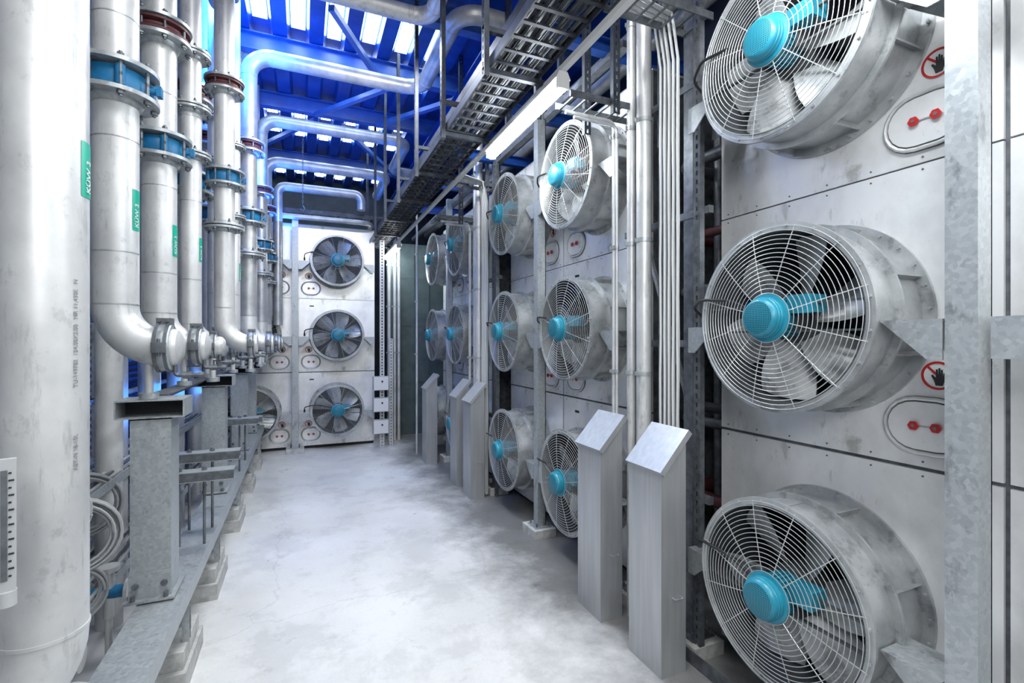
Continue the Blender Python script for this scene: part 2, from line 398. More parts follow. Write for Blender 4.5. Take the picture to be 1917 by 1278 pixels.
def cabinet(loc,rz,cols=(-1,1),hc=(-1,1),plate=True):
    b=MB(); b.box((-1.52,.004,.10),(1.52,1.3,4.46),GALVD)
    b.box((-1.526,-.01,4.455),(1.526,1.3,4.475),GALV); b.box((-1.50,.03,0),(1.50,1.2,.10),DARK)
    c=ob('cooler_cabinet',b,loc=loc,rot=(0,0,rz),label='tall stainless air cooler cabinet with bolted panels carrying fans',cat='cabinet',group='air cooler cabinets')
    for sx in (-1,1):
        for z in FZ:
            ob('front_panel',CD['panel'],parent=c,loc=(sx*.765,0,z))
    for sx in hc:
        for z in FZ:
            h=ob('access_hatch',CD['hatch'],parent=c,loc=(sx*.285,-.016,z-.53 if z>1 else z-.50)); h['label']='oval steel access hatch with red clamp knobs'
            for q in (-.042,.048): ob('clamp_knob',CD['knob'],parent=h,loc=(q,0,0))
            ob('clamp_bar',CD['bar'],parent=h)
            ob('warning_sign',CD['sign'],parent=c,loc=(sx*.24,-.016,z-.285)).__setitem__('label','round red-and-white no-touching sign with black hand')
    if plate:
        b=MB(); b.box((-.04,-.004,-.012),(.04,0,.012),BLACK); me=b.mesh('name_plate')
        for z in (1.38,2.85): ob('name_plate',me,parent=c,loc=(.30,-.016,z))
    M=Matrix.Translation(loc)@Matrix.Rotation(rz,4,'Z')
    for sx in cols:
        for i,z in enumerate(FZ):
            p=M@V(sx*.765,-.45,z); fan(p,rz,i)
    return M
R90=-math.pi/2
M1=cabinet((2.75,1.045,0),R90,cols=(-1,),hc=(-1,1),plate=False)
M2=cabinet((2.75,4.835,0),R90)
M3=cabinet((2.75,8.465,0),R90)
M4=cabinet((-.135,10.5,0),0)
for z in FZ:
    b=MB(); b.box((0,0,-.008),(.22,.26,0),GALV); b.prism([(0,0),(0,-.16),(.05,-.16),(.05,0)],(0,.008),GALV); b.box((0,0.008,-.16),(.008,.26,-.008),GALV)
    ob('steel_bracket',b,loc=(2.39,.70,z-.03),label='galvanised angle bracket bolted to the post between fans',cat='bracket',group='post brackets')
def post(M,x,y,top=4.7,w=.12,dark=False,lab='galvanised steel channel post on a small concrete footing'):
    m=GALVD if dark else GALV
    b=MB(); b.box((-w/2,-w/2,.10),(w/2,-w/2+.008,top),m); b.box((-w/2,-w/2+.008,.10),(-w/2+.008,w/2,top),m); b.box((w/2-.008,-w/2+.008,.10),(w/2,w/2,top),m)
    b.box((-w/2,w/2-.008,.10),(-w/2+.035,w/2,top),m); b.box((w/2-.035,w/2-.008,.10),(w/2,w/2,top),m)
    p=M@V(x,y,0)
    o=ob('frame_post',b,loc=p,rot=(0,0,M.to_euler().z),label=lab,cat='post',group='cabinet frame posts')
    q=MB(); q.box((-.1,-.1,.09),(.1,.1,.102),m)
    for sx in(-1,1):
        for sy in (-1,1): q.cyl((sx*.075,sy*.075,.10),(sx*.075,sy*.075,.14),.01,GALVD,8)
    ob('base_plate',q,parent=o)
    q=MB(); q.box((-.16,-.14,0),(.16,.12,.09),CONC); ob('footing',q,parent=o)
post(M1,0,-.32,w=.105)
for M in (M2,M3): post(M,0,-.32,w=.10)
post(M4,0,-.27,top=4.55,w=.11)
for M,xs in ((M1,(-1.58,)),(M2,(-1.58,1.58)),(M3,(1.58,))):
    for x in xs: post(M,x,-.22,dark=True,w=.09,lab='dark steel channel post beside the cooler cabinet')
for M,x0,x1 in ((M1,-1.55,1.5),(M2,-1.5,1.5),(M3,-1.5,1.5)):
    b=MB(); b.box((x0,-.30,4.60),(x1,-.22,4.66),GALVD); p=M@V(0,0,0)
    ob('frame_rail',b,loc=p,rot=(0,0,R90),label='horizontal steel rail tying the frame posts above fans',cat='rail',group='frame rails')
# ------------------------------------------------------------ slanted covers
def cover(y0,y1,xf=2.08,xb=2.28,zf=1.33,zb=1.55):
    b=MB()
    P=[V(xf,y0,0),V(xb,y0,0),V(xb,y0,zb),V(xf,y0,zf)]
    Q=[v+V(0,y1-y0,0) for v in P]
    b.add(P+Q,[(0,1,2,3),(7,6,5,4),(0,3,7,4),(1,5,6,2),(0,4,5,1)],BRUSH)
    n=V(-(zb-zf),0,xb-xf).normalized(); d=V(xb-xf,0,zb-zf).normalized()
    L=[V(xf,y0,zf)-d*.025-V(0,.016,0),V(xb,y0,zb)+d*.02-V(0,.016,0),V(xb,y1,zb)+d*.02+V(0,.016,0),V(xf,y1,zf)-d*.025+V(0,.016,0)]
    base=V(xf,y0,0)
    lid=MB(); lid.add([v-n*.035-base for v in L]+[v+n*.005-base for v in L],[(3,2,1,0),(4,5,6,7),(0,1,5,4),(1,2,6,5),(2,3,7,6),(3,0,4,7)],BRUSH)
    b.v=[tuple(Vector(v)-base) for v in b.v]
    o=ob('cable_cover',b,loc=base,label='tall brushed steel cable cover with slanted lid standing on floor',cat='cable cover',group='slanted steel cable covers')
    ob('slanted_lid',lid,parent=o)
    h=MB(); h.sweep([V(.09,0,.50),V(.09,-.03,.50),V(.15,-.03,.50),V(.15,0,.50)],.004,GALV,6)
    ob('cover_handle',h,parent=o,label='small wire handle')
for y0,y1 in ((2.43,2.76),(3.11,3.44),(6.22,6.55),(6.87,7.2)): cover(y0,y1)
cover(8.32,8.62,xf=1.97,xb=2.17)
# ------------------------------------------------------------ pipes in gaps
def vpipe(x,y,z0,z1,r,m=STEEL,top=None,clamps=(1.9,2.9,3.8,4.6),lab='vertical stainless steel conduit pipe held by clamps'):
    b=MB(); base=V(x,y,z0)
    pts=[V(0,0,0),V(0,0,z1-z0)]
    if top: pts=bend([V(0,0,0),V(0,0,z1-z0),V(0,0,z1-z0)+Vector(top)],.06)
    b.sweep(pts,r,m,16)
    o=ob('vertical_pipe',b,loc=base,label=lab,cat='pipe',group='vertical conduit pipes between cabinets')
    for c in clamps:
        if z0<c<z1:
            q=MB(); q.rev([(r,-.015),(r+.006,-.015),(r+.006,.015),(r,.015)],GALV,axis='z',seg=18,c=(0,0,c-z0)); q.box((-r-.025,-.004,c-z0-.014),(-r,.004,c-z0+.014),GALV)
            ob('pipe_clamp',q,parent=o)
def gap(yc):
    vpipe(2.36,yc+.17,0,5.2,.036)
    vpipe(2.36,yc+.02,0,5.2,.056)
    vpipe(2.33,yc+.36,0,3.93,.016,top=(-.45,0,0),lab='thin white conduit bending over to the cable tray')
    vpipe(2.33,yc+.32,0,3.88,.012,top=(-.40,0,0),lab='thin white conduit bending over to the cable tray')
    for i in range(9):
        b=MB(); x=2.33+.028*(i%2); y=yc-.20-.021*i
        pts=[V(x,y,.02)]
        for k in range(1,16): pts.append(V(x+.0015*math.sin(k*1.7+i),y+.002*math.sin(k*2.1+i*2),.02+k*.27))
        pts.append(V(x-.05,y,4.35)); pts.append(V(x-.35,y+.02,4.42))
        b.sweep([p-V(x,y,.02) for p in pts],.0085,CABLE,7)
        ob('power_cable',b,loc=(x,y,.02),label='white sheathed power cable running vertically in a bundle',cat='cable',group='vertical cable bundles')
    b=MB(); strut(b,0,0,0,4.7,GALVD,w=.06,face='x'); ob('perforated_strut',b,loc=(2.42,yc-.1,0),label='perforated galvanised strut carrying clamped pipes',cat='strut',group='perforated struts')
    b=MB(); strut(b,0,0,0,4.75,GALVD,w=.06,face='x'); ob('perforated_strut',b,loc=(2.44,yc-.43,.0),label='perforated galvanised strut carrying clamped pipes',cat='strut',group='perforated struts')
    for z in (1.05,2.1,3.0,3.9):
        b=MB(); b.box((0,-.5,0),(.04,.42,.05),GALVD); ob('cross_strut',b,loc=(2.48,yc,z),label='short horizontal steel strut behind the pipes',cat='strut',group='cross struts')
    for z,r,m in ((.9,.05,RUBBER),(1.5,.04,GALVD),(1.62,.04,DARK),(2.55,.05,GALVD),(3.0,.035,RUBBER),(3.6,.05,GALVD)):
        b=MB(); b.sweep(bend([V(0,-.30,0),V(0,.26,0),V(1.0,.26,0)],.1),r,m,12); ob('coolant_pipe',b,loc=(2.95,yc,z),label='dark coolant pipe running between two cooler cabinets',cat='pipe',group='coolant pipes in the gap')
    for q in (-.22,.1):
        b=MB(); b.cyl((0,0,0),(0,0,4.6),.04,GALVD,12); ob('riser_pipe',b,loc=(3.2,yc+q,0),label='dull steel riser pipe between cabinets',cat='pipe',group='riser pipes in the gap')
    b=MB(); b.box((0,-.34,0),(.02,.34,5),DARK); ob('gap_shade_sheet',b,loc=(3.5,yc,0),label='dark sheet standing in for the shade between cabinets',cat='shade_sheet',group='gap shade sheets')  # dark sheet added in place of the shade deep in the gap
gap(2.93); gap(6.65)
b=MB(); b.sweep([V(0,0,0),V(0,.45,1.2)],.02,GALV,4); ob('diagonal_brace',b,loc=(2.56,2.7,1.7),label='thin galvanised diagonal brace between posts',cat='brace',group='roof braces')
b=MB(); b.box((0,0,0),(.10,.62,.01),GALVD); b.box((0,0,.01),(.01,.62,.09),GALVD); ob('floor_channel',b,loc=(2.36,2.0,0),label='perforated channel bolted to floor beneath the cable cover',cat='channel')
# ------------------------------------------------------------ trays
def tray(x0,x1,y0,y1,z,m=TRAYM,lab='long ladder cable tray hanging from the roof'):
    b=MB(); L=y1-y0; w=x1-x0
    for x in (0,w-.012): b.box((x,0,0),(x+.012,L,.075),m)
    n=int(L/.16)
    for i in range(n):
        y=.05+i*.16; b.box((.012,y,.006),(w-.012,y+.03,.02),m)
    for q in (.25,.5,.75): b.sweep([V(w*q,0,.01),V(w*q,L,.01)],.004,m,4)
    return ob('cable_tray',b,loc=(x0,y0,z),label=lab,cat='cable tray',group='ladder cable trays')
tray(1.28,1.70,-1.4,11.1,H+2.05); tray(1.42,1.70,-1.4,11.1,H+2.36)
for zz,xa,st,nn in ((H+2.05,1.305,.028,14),(H+2.36,1.445,.024,11)):
    for i in range(nn):
        b=MB(); r=random.choice((.012,.014,.017)); x=xa+i*st
        pts=[V(.008*math.sin(k*1.3+i),k*.6,.006*math.sin(k+i*2)+.014*(i%3)) for k in range(21)]
        b.sweep(pts,r,CABLEL if i%6==1 else CABLEG,7)
        ob('tray_cable',b,loc=(x,-1.2,zz+.026+r),label='sheathed power cable lying along the ladder tray',cat='cable',group='cables on the trays')
y=2.2
while y<11:
    b=MB(); strut(b,0,0,0,2.13,TRAYM,w=.06,face='x'); o=ob('tray_hanger',b,loc=(1.235,y,H+1.98),label='perforated steel hanger holding cable trays below the roof',cat='hanger',group='tray hangers')
    for zz in (.04,.35):
        q=MB(); q.box((.0,-.02,zz-.01),(.54,.02,zz+.028),TRAYM); ob('hanger_arm',q,parent=o)
    y+=1.2
b=MB(); b.box((0,0,0),(.045,12.7,.01),WHITE); b.box((0,0,.01),(.004,12.7,.04),WHITE); b.box((.041,0,.01),(.045,12.7,.04),WHITE)
ob('lighting_rail',b,loc=(1.73,-1.7,H+1.98),label='long white metal rail carrying luminaires beneath the trays',cat='rail')
for y0 in (-1.6,.3,3.1,9.7):
    b=MB(); L=1.5; b.prism([(-.06,.0),(.06,.0),(.035,.055),(-.035,.055)],(0,L),WHITE)
    o=ob('strip_luminaire',b,loc=(1.752,y0,H+1.925),label='white strip luminaire with bright tube under the lighting rail',cat='lamp',group='strip luminaires')
    q=MB(); q.cyl((0,.02,-.03),(0,L-.02,-.03),.052,TUBE,16); ob('lamp_tube',q,parent=o,label='glowing white fluorescent tube')  # tube made thicker to imitate the bloom around the lamp
    for ya in (0,L-.02):
        q=MB(); q.box((-.05,ya,-.07),(.05,ya+.02,.0),WHITE); ob('end_cap',q,parent=o)
for yy,zz in ((2.55,H+2.15),(3.2,H+1.80),(6.4,H+2.15),(7.0,H+1.8)):
    b=MB()
    for q in (0,.22): b.box((0,q,0),(.72,q+.01,.05),GALVD)
    for k in range(7): b.box((.03+k*.105,0.01,.003),(.045+k*.105,.22,.012),GALVD)
    ob('cross_tray',b,loc=(1.80,yy-.12,zz),label='short galvanised ladder tray branching towards the conduits',cat='cable tray',group='branch trays')
for (x,y,z0) in ((2.15,3.0,H+1.7),(2.15,3.4,H+1.7),(2.55,2.95,H+1.5),(2.0,4.7,H+2.3),(2.6,3.2,H+2.2),(2.1,6.7,H+1.7),(1.95,3.9,H+2.0),(2.3,4.1,H+2.4)):
    b=MB(); strut(b,0,0,0,H+4.13-z0,TRAYM,w=.06,face='y'); ob('perforated_strut',b,loc=(x,y,z0),label='perforated steel strut hanging from the roof',cat='strut',group='perforated struts')
for (x,z,r) in ((2.75,2.75,.07),(3.1,2.9,.09),(2.5,3.1,.05)):
    b=MB(); b.cyl((0,0,0),(0,11.5,0),r,STEELO,16); ob('header_pipe',b,loc=(x,1.5,H+z),label='steel header pipe running above the cooler cabinets',cat='pipe',group='header pipes above cabinets')
for y in (2.3,3.6,5.0,6.4,7.8,9.4):
    b=MB(); b.box((0,-.05,0),(2.3,.05,.01),BLUEST); b.box((0,-.005,.01),(2.3,.005,.12),BLUEST); b.box((0,-.05,.12),(2.3,.05,.13),BLUEST)
    ob('support_beam',b,loc=(1.9,y,H+2.53),label='blue steel cross beam above the cooler cabinets',cat='beam',group='cross beams above cabinets')
# ------------------------------------------------------------ overhead pipes
def ohpipe(pts,R=.20,r=.095,m=STEELO):
    b=MB(); pts=[Vector(p) for p in pts]; o0=pts[0]
    P=bend([p-o0 for p in pts],R,10); b.sweep(P,r,m,24)
    o=ob('overhead_pipe',b,loc=o0,label='stainless steel pipe rising and crossing over the aisle below the roof',cat='pipe',group='overhead crossing pipes')
    for i in range(1,len(pts)-1):
        p=pts[i]-o0
        for d in ((pts[i-1]-pts[i]).normalized(),(pts[i+1]-pts[i]).normalized()):
            c=p+d*(R+.01); q=MB(); q.sweep([c-d*.006,c+d*.006],r+.004,m,24); ob('weld_seam',q,parent=o)
    return o
zt=H+3.46
OP=[]
OP.append(ohpipe([(-.66,5.12,H+.3),(-.66,5.12,zt),(1.26,5.12,zt),(1.26,4.0,zt)],m=STEEL,r=.085))
OP.append(ohpipe([(-.60,6.6,H+.3),(-.60,6.6,zt),(1.50,6.6,zt),(1.50,4.85,zt),(2.7,4.85,zt)],R=.26))
OP.append(ohpipe([(-.60,8.45,H+.3),(-.60,8.45,zt),(1.66,8.45,zt),(1.66,10.0,zt),(2.9,10.0,zt)],R=.24))
OP.append(ohpipe([(-.60,9.62,H+.3),(-.60,9.62,zt-.25),(1.5,9.62,zt-.25),(1.5,11.0,zt-.25)],R=.22))
OP.append(ohpipe([(-.42,9.85,H+.3),(-.42,9.85,H+2.86),(1.05,9.85,H+2.86),(1.05,9.85,H+2.56)],R=.14,r=.08))
# ------------------------------------------------------------ left pipe meshes
PR=.111
def left_meshes():
    D={}
    b=MB(); b.rev([(.10,-.055),(.152,-.055),(.158,-.04),(.158,.04),(.152,.055),(.10,.055)],BLUEV,axis='z',seg=32)
    for k in range(0,8,2):
        a=2*math.pi*(k+.5)/8; b.rev([(.001,-.055),(.026,-.055),(.026,.055),(.001,.055)],BLUEV,axis='z',seg=10,c=(.165*math.cos(a),.165*math.sin(a),0),closed=False)
    b.cyl((.15,0,0),(.21,0,0),.02,BLUEV,10); b.box((.20,-.025,-.03),(.225,.025,.03),BLUEV)
    D['vbody']=b.mesh('valve_body')
    b=MB(); b.rev([(PR,0),(.21,0),(.21,.024),(.135,.024),(.125,.05),(PR+.002,.06)],GALV,axis='z',seg=40,closed=False)
    for k in range(8):
        a=2*math.pi*(k+.5)/8; c=V(.183*math.cos(a),.183*math.sin(a),0)
        b.cyl(c+V(0,0,-.08),c+V(0,0,.055),.010,GALVD,8); b.cyl(c+V(0,0,.024),c+V(0,0,.044),.019,GALVD,6)
    D['flange']=b.mesh('pipe_flange')
    b=MB()
    b.rev([(.10,-.045),(.198,-.045),(.198,-.028),(.16,-.022),(.172,-.008),(.172,.008),(.16,.022),(.198,.028),(.198,.045),(.10,.045)],RUBBER,axis='z',seg=36)
    D['bellow']=b.mesh('rubber_bellows')
    b=MB(); b.rev([(PR,-.04),(.135,-.04),(.142,-.03),(.142,.03),(.135,.04),(PR,.04)],GALV,axis='x',seg=32)
    for h in (-.025,.025):
        b.rev([(.14,h-.008),(.152,h-.008),(.152,h+.008),(.14,h+.008)],GALVD,axis='x',seg=32)
    b.box((-.04,-.03,.135),(.04,.03,.175),GALVD); b.cyl((-.02,-.05,.158),(-.02,.05,.158),.009,GALVD,8); b.cyl((.02,-.05,.158),(.02,.05,.158),.009,GALVD,8)
    b.box((-.035,-.165,-.03),(.035,-.135,.03),GALVD); b.cyl((0,-.152,-.05),(0,-.152,.05),.009,GALVD,8)
    D['coupling']=b.mesh('clamp_coupling')
    b=MB(); b.cyl((0,0,0),(0,0,-.17),.022,STEEL,14); b.cyl((0,0,-.17),(0,0,-.205),.05,GALV,16)
    D['foot']=b.mesh('support_foot')
    b=MB(); b.sweep(bend([V(0,0,0),V(0,0,-.07),V(.12,0,-.07)],.02,4),.012,GALVD,8); b.cyl((.04,0,-.07),(.09,0,-.07),.022,GALVD,8); b.cyl((.065,0,-.07),(.065,0,-.02),.008,GALVD,6); b.box((.06,-.008,-.02),(.13,.008,-.012),BLACK); b.cyl((.12,0,-.07),(.15,0,-.07),.018,GALVD,8)
    D['drain']=b.mesh('drain_valve')
    return D
LD=left_meshes()
def textobj(name,txt,size,m,parent):
    cu=bpy.data.curves.new(name,'FONT'); cu.body=txt; cu.size=size; cu.extrude=.0006
    tmp=bpy.data.objects.new(name,cu); COL.objects.link(tmp)
    dg=bpy.context.evaluated_depsgraph_get(); me=bpy.data.meshes.new_from_object(tmp.evaluated_get(dg))
    bpy.data.objects.remove(tmp); me.materials.clear(); me.materials.append(m)
    return ob(name,me,parent=parent)
def sticker(par,z,ang0,ang1,h,text='KÜW 3',r=PR):
    b=MB(); n=8; vs=[];fs=[]
    for k in range(n+1):
        a=math.radians(ang0+(ang1-ang0)*k/n); c,s_=math.cos(a)*(r+.0015),math.sin(a)*(r+.0015)
        vs+=[V(c,s_,z-h/2),V(c,s_,z+h/2)]
    for k in range(n): fs.append((2*k,2*k+2,2*k+3,2*k+1))
    b.add(vs,fs,GREEN); o=ob('marker_label',b,parent=par,label='green adhesive pipe marker reading KÜW 3')
    a=math.radians((ang0*.6+ang1*.4)); nrm=V(math.cos(a),math.sin(a),0)
    t=textobj('marker_text',text,.040*h/.24+.004,WHITE,o); up=V(0,0,1); yv=nrm.cross(up)
    pos=nrm*(r+.004)+V(0,0,z-h*.42)-yv*.013
    t.matrix_local=Matrix(((up.x,yv.x,nrm.x,pos.x),(up.y,yv.y,nrm.y,pos.y),(up.z,yv.z,nrm.z,pos.z),(0,0,0,1)))
def valve(par,z,s=1,grey=False):
    e=ob('butterfly_valve',LD['vbody'],parent=par,loc=(0,0,z)); e['label']='blue butterfly valve bolted between two flanges'
    ob('pipe_flange',LD['flange'],parent=e,loc=(0,0,.07)); ob('pipe_flange',LD['flange'],parent=e,loc=(0,0,-.07),rot=(math.pi,0,0)); e.scale=(s,s,s)
    return e
def joint(par,z,s=1):
    e=ob('expansion_joint',LD['bellow'],parent=par,loc=(0,0,z)); e['label']='dark red rubber expansion joint between flanges'
    ob('pipe_flange',LD['flange'],parent=e,loc=(0,0,.055)); ob('pipe_flange',LD['flange'],parent=e,loc=(0,0,-.055),rot=(math.pi,0,0)); e.scale=(s,s,s)
    return e
def flpair(par,z,s):
    e=ob('pipe_flange',LD['flange'],parent=par,loc=(0,0,z)); e.scale=(s,s,s)
    e=ob('pipe_flange',LD['flange'],parent=par,loc=(0,0,z-.01),rot=(math.pi,0,0)); e.scale=(s,s,s)
def leftpipe(x,y,top=H+4.1,vz=1.49,jz=2.33,mark=True,R=.24,r=PR,grey=False,out=.29):
    s=r/PR
    b=MB(); z0=H-.035
    P=bend([V(out,0,0),V(0,0,0),V(0,0,top-z0)],R,10)
    b.sweep(P,r,STEEL,32)
    b.rev([(r,out),(r*.93,out+.02),(r*.6,out+.04),(.001,out+.045)],STEEL,axis='x',seg=28,closed=False)
    for zz in (R+.01,.55,1.2,1.9):
        b.sweep([V(0,0,zz-.003),V(0,0,zz+.003)],r+.0025,GALV,32)
    o=ob('pipe_line',b,loc=(x,y,z0),label='narrower vertical stainless pipe with bolted steel flanges' if grey else 'large vertical stainless pipe with blue valve and elbow facing the aisle',cat='pipe',group='vertical stainless pipe lines')
    if grey: flpair(o,vz+.1,s); flpair(o,jz+.1,s); flpair(o,jz-.35,s)
    else: valve(o,vz+.035); joint(o,jz+.035)
    c=ob('clamp_coupling',LD['coupling'],parent=o,loc=(out-.05,0,0)); c.scale=(s,s,s)
    f=ob('support_foot',LD['foot'],parent=o,loc=(.16,0,-.10)); ob('drain_valve',LD['drain'],parent=o,loc=(out,0,-.10*s))
    if mark: sticker(o,.80,-32,6,.24 if not grey else .2,r=r)
    return o
ys=[3.5,4.44,5.42,6.6,7.6,8.5,9.5]
for k,y in enumerate(ys): leftpipe(-1.0,y,vz=1.49-(.0 if k%2==0 else .03))
for y in (4.78,6.05,6.98,8.05,9.1): leftpipe(-.86,y,r=.078,grey=True,R=.17,out=.21)
for y in (6.15,7.45,7.95,8.74,9.5): leftpipe(-.70 if y!=9.5 else -.80,y if y!=9.5 else 9.9,r=.062,grey=True,R=.15,out=.16,vz=1.32,jz=2.1)
for o in OP[:4]:
    s0=.78 if o is OP[0] else .86
    valve(o,1.19,s0); joint(o,2.03,s0); flpair(o,.75,s0)
    rr=.085 if o is OP[0] else .095
    e=MB(); P=bend([V(0,0,.01),V(0,0,-.32),V(.27,0,-.32)],.2,10); e.sweep(P,rr,STEEL,24); ob('bottom_elbow',e,parent=o)
    c=ob('clamp_coupling',LD['coupling'],parent=o,loc=(.22,0,-.32)); c.scale=(s0,s0,s0)
for i in range(11):
    y=4.55+i*.52; x=-1.45 if i%2 else -1.34
    b=MB(); b.cyl((0,0,0),(0,0,H+3.8),.085,STEEL,20); o=ob('riser_pipe',b,loc=(x,y,0),label='stainless riser pipe standing behind the front pipe row',cat='pipe',group='rear riser pipes')
    if i%2: valve(o,3.2,.75)
b=MB(); zb=H-1.22
P=bend([V(-.55,0,0),V(0,0,0),V(0,0,5.2)],.26,10)
b.sweep(P,PR+.002,STEEL,48)
b.sweep([V(0,0,.264),V(0,0,.276)],PR+.005,STEEL,48)
near=ob('pipe_line',b,loc=(-.78,2.07,zb),label='large vertical stainless pipe with printed lettering and green marker',cat='pipe',group='vertical stainless pipe lines')
sticker(near,1.22+.575,-19,20,.185,r=PR+.002)
def ptxt(txt,ang,z,size):
    a=math.radians(ang); nrm=V(math.cos(a),math.sin(a),0); up=V(0,0,1); yv=nrm.cross(up)
    t=textobj('pipe_lettering',txt,size,INK,near); pos=nrm*(PR+.0035)+V(0,0,z)
    t.matrix_local=Matrix(((up.x,yv.x,nrm.x,pos.x),(up.y,yv.y,nrm.y,pos.y),(up.z,yv.z,nrm.z,pos.z),(0,0,0,1)))
ptxt('AST-N 18-10L',-26,.80,.020)
ptxt('TU-149782  154.00X2.00   NR 11,430E   N',-26,1.07,.020)
b=MB(); b.box((-.020,0,0),(.020,.02,.36),GREYP); b.box((-.010,-.004,.03),(.003,0,.33),GALVD)
for k in range(15): b.box((.005,-.003,.04+k*.02),(.016 if k%2 else .011,0,.044+k*.02),BLACK)
g=ob('level_gauge',b,loc=(-.74,1.75,H-.68),rot=(0,0,math.radians(20)),label='slim grey scale gauge with tick marks beside the large pipe',cat='gauge')
q=MB(); q.cyl((0,.01,0),(0,.01,-.04),.022,GREYP,16); ob('gauge_knob',q,parent=g)
q=MB(); q.sweep([V(0,.02,.1),V(-.05,.25,.1)],.01,GALVD,8); ob('gauge_arm',q,parent=g)
# ------------------------------------------------------------ left frame
b=MB()
b.box((-.23,0,-.008),(0,8.6,0),GALV); b.box((-.23,0,-.10),(-.222,8.6,-.008),GALV); b.box((-.008,0,-.10),(0,8.6,-.008),GALV)
b.box((-.23,0,-.108),(-.19,8.6,-.10),GALV); b.box((-.04,0,-.108),(0,8.6,-.10),GALV)
ob('channel_beam',b,loc=(-.65,1.3,H-1.52),label='long galvanised channel beam running under the pipe stanchions',cat='beam')
b=MB(); b.box((0,0,0),(.12,6.2,.008),GALVD); b.box((0,0,-.06),(.008,6.2,0),GALVD)
ob('support_rail',b,loc=(-.92,3.75,H-.35),label='long steel rail carrying the pipe support feet',cat='rail')
for i,y in enumerate((3.55,5.72,7.8,9.2)):
    b=MB(); w=.10
    for a,c in (((-w,-w),(w,-w+.008)),((-w,w-.008),(w,w)),((-w,-w+.008),(-w+.008,w-.008)),((w-.008,-w+.008),(w,w-.008))): b.box((a[0],a[1],0),(c[0],c[1],1.06),GALV)
    b.box((-w,-w,1.05),(w,w,1.06),GALV)
    o=ob('stanchion',b,loc=(-.82,y,H-1.51),label='square galvanised steel stanchion bolted to the channel beam',cat='post',group='pipe stanchions')
    q=MB(); q.box((-.125,-.15,0),(.125,.15,.012),GALV); q.box((-.105,-.112,.012),(.105,-.10,.16),GALV)
    for sx in (-1,1):
        q.cyl((sx*.07,-.112,.09),(sx*.07,-.13,.09),.018,GALVD,6); q.cyl((sx*.08,-.13,.012),(sx*.08,-.13,.04),.014,GALVD,6)
    ob('base_plate',q,parent=o)
    q=MB(); zz=1.06; X=.17
    q.box((-X,-.12,zz),(X,.12,zz+.008),GALV); q.box((-X,-.12,zz+.10),(X,.12,zz+.108),GALV); q.box((-X,-.12,zz+.008),(-X+.008,.12,zz+.10),GALV); q.box((X-.008,-.12,zz+.008),(X,.12,zz+.10),GALV)
    q.box((-X+.008,.05,zz+.008),(X-.008,.06,zz+.1),DARK)  # dark plate stands in for the shade inside the hollow
    ob('hollow_bracket',q,parent=o)
for i,(y,l) in enumerate(((3.75,.55),(4.95,.6),(6.5,.6),(8.0,.5),(9.3,.5))):
    b=MB(); b.box((-.20,-l/2,0),(.20,l/2,.13),CONC); b.box((-.16,-l/2+.04,.13),(.18,l/2-.04,.24),CONC)
    ob('concrete_block',b,loc=(-.85,y,0),label='stepped concrete footing block under the pipe frame',cat='block',group='concrete footing blocks')
    b=MB(); strut(b,0,0,0,.28,GALV,w=.05,face='x',pitch=.05); ob('perforated_strut',b,loc=(-.70,y-.1,.24),label='short perforated leg between footing and channel beam',cat='strut',group='perforated struts')
    b=MB(); b.cyl((0,0,0),(0,0,.30),.012,GALV,10); b.cyl((0,0,0),(0,0,.012),.05,GALV,16); b.cyl((0,0,.1),(0,0,.12),.022,GALV,6)
    ob('levelling_foot',b,loc=(-.78,y+.12,.24),label='threaded steel levelling foot under the channel beam',cat='foot',group='levelling feet')
for y,z in ((4.55,-.97),(4.2,-1.04),(6.4,-.97),(7.0,-1.04)):
    b=MB(); b.box((0,0,0),(.52,.12,.006),GALV); b.box((0,0,.07),(.52,.12,.076),GALV); b.box((0,0.0,.006),(.52,.006,.07),GALVD)
    for x in (.16,.32): b.cyl((x,.06,-1.52-z),(x,.06,.1),.01,GALVD,8); b.cyl((x,.06,.076),(x,.06,.092),.02,GALVD,6)
    ob('bracket_channel',b,loc=(-1.0,y,H+z),label='short galvanised channel bracket with threaded rods',cat='bracket',group='bracket channels')
for z,x in ((-1.0,-1.55),(-1.62,-1.5)):
    b=MB()
    for q in (0,.35): b.box((q,0,0),(q+.01,8,.06),GALV)
    for k in range(40): b.box((.01,.1+k*.2,.0),(.35,.13+k*.2,.012),GALV)
    ob('cable_tray',b,loc=(x,1.9,H+z),label='low ladder tray behind the pipe stanchions',cat='cable tray',group='ladder cable trays')
    for i in range(6):
        c=MB(); c.sweep([V(.012*math.sin(k*.9+i),k*.5,.008*abs(math.sin(k*1.4+i))) for k in range(16)],.012,CABLEL if i%2 else CABLEG,7)
        ob('tray_cable',c,loc=(x+.06+.045*i,1.95,H+z+.026),label='sheathed power cable lying along the ladder tray',cat='cable',group='cables on the trays')
def coil(x,y,z,r,n=9,tilt=0):
    b=MB(); N=28; pts=[]
    for k in range(n*N):
        a=2*math.pi*k/N; rr=r*(1+.13*math.sin(k*.05)+.08*math.sin(k*.013)); pts.append(V(rr*math.cos(a),.05*math.sin(k*.021)+.0016*k/N*6-.03,rr*math.sin(a)))
    b.sweep(pts,.007,CABLEL,6); ob('cable_coil',b,loc=(x,y,z),rot=(0,0,tilt),label='loose coil of grey cable hanging on the pipe frame',cat='cable coil',group='cable coils')
coil(-1.12,3.30,H-1.05,.17,tilt=.2); coil(-1.14,3.12,H-.85,.13,n=5,tilt=-.2); coil(-1.2,3.5,H-1.45,.14,n=6,tilt=.5); coil(-.95,2.7,H-1.66,.13,n=7); coil(-1.35,4.1,H-1.1,.18,n=8,tilt=.3)
b=MB()
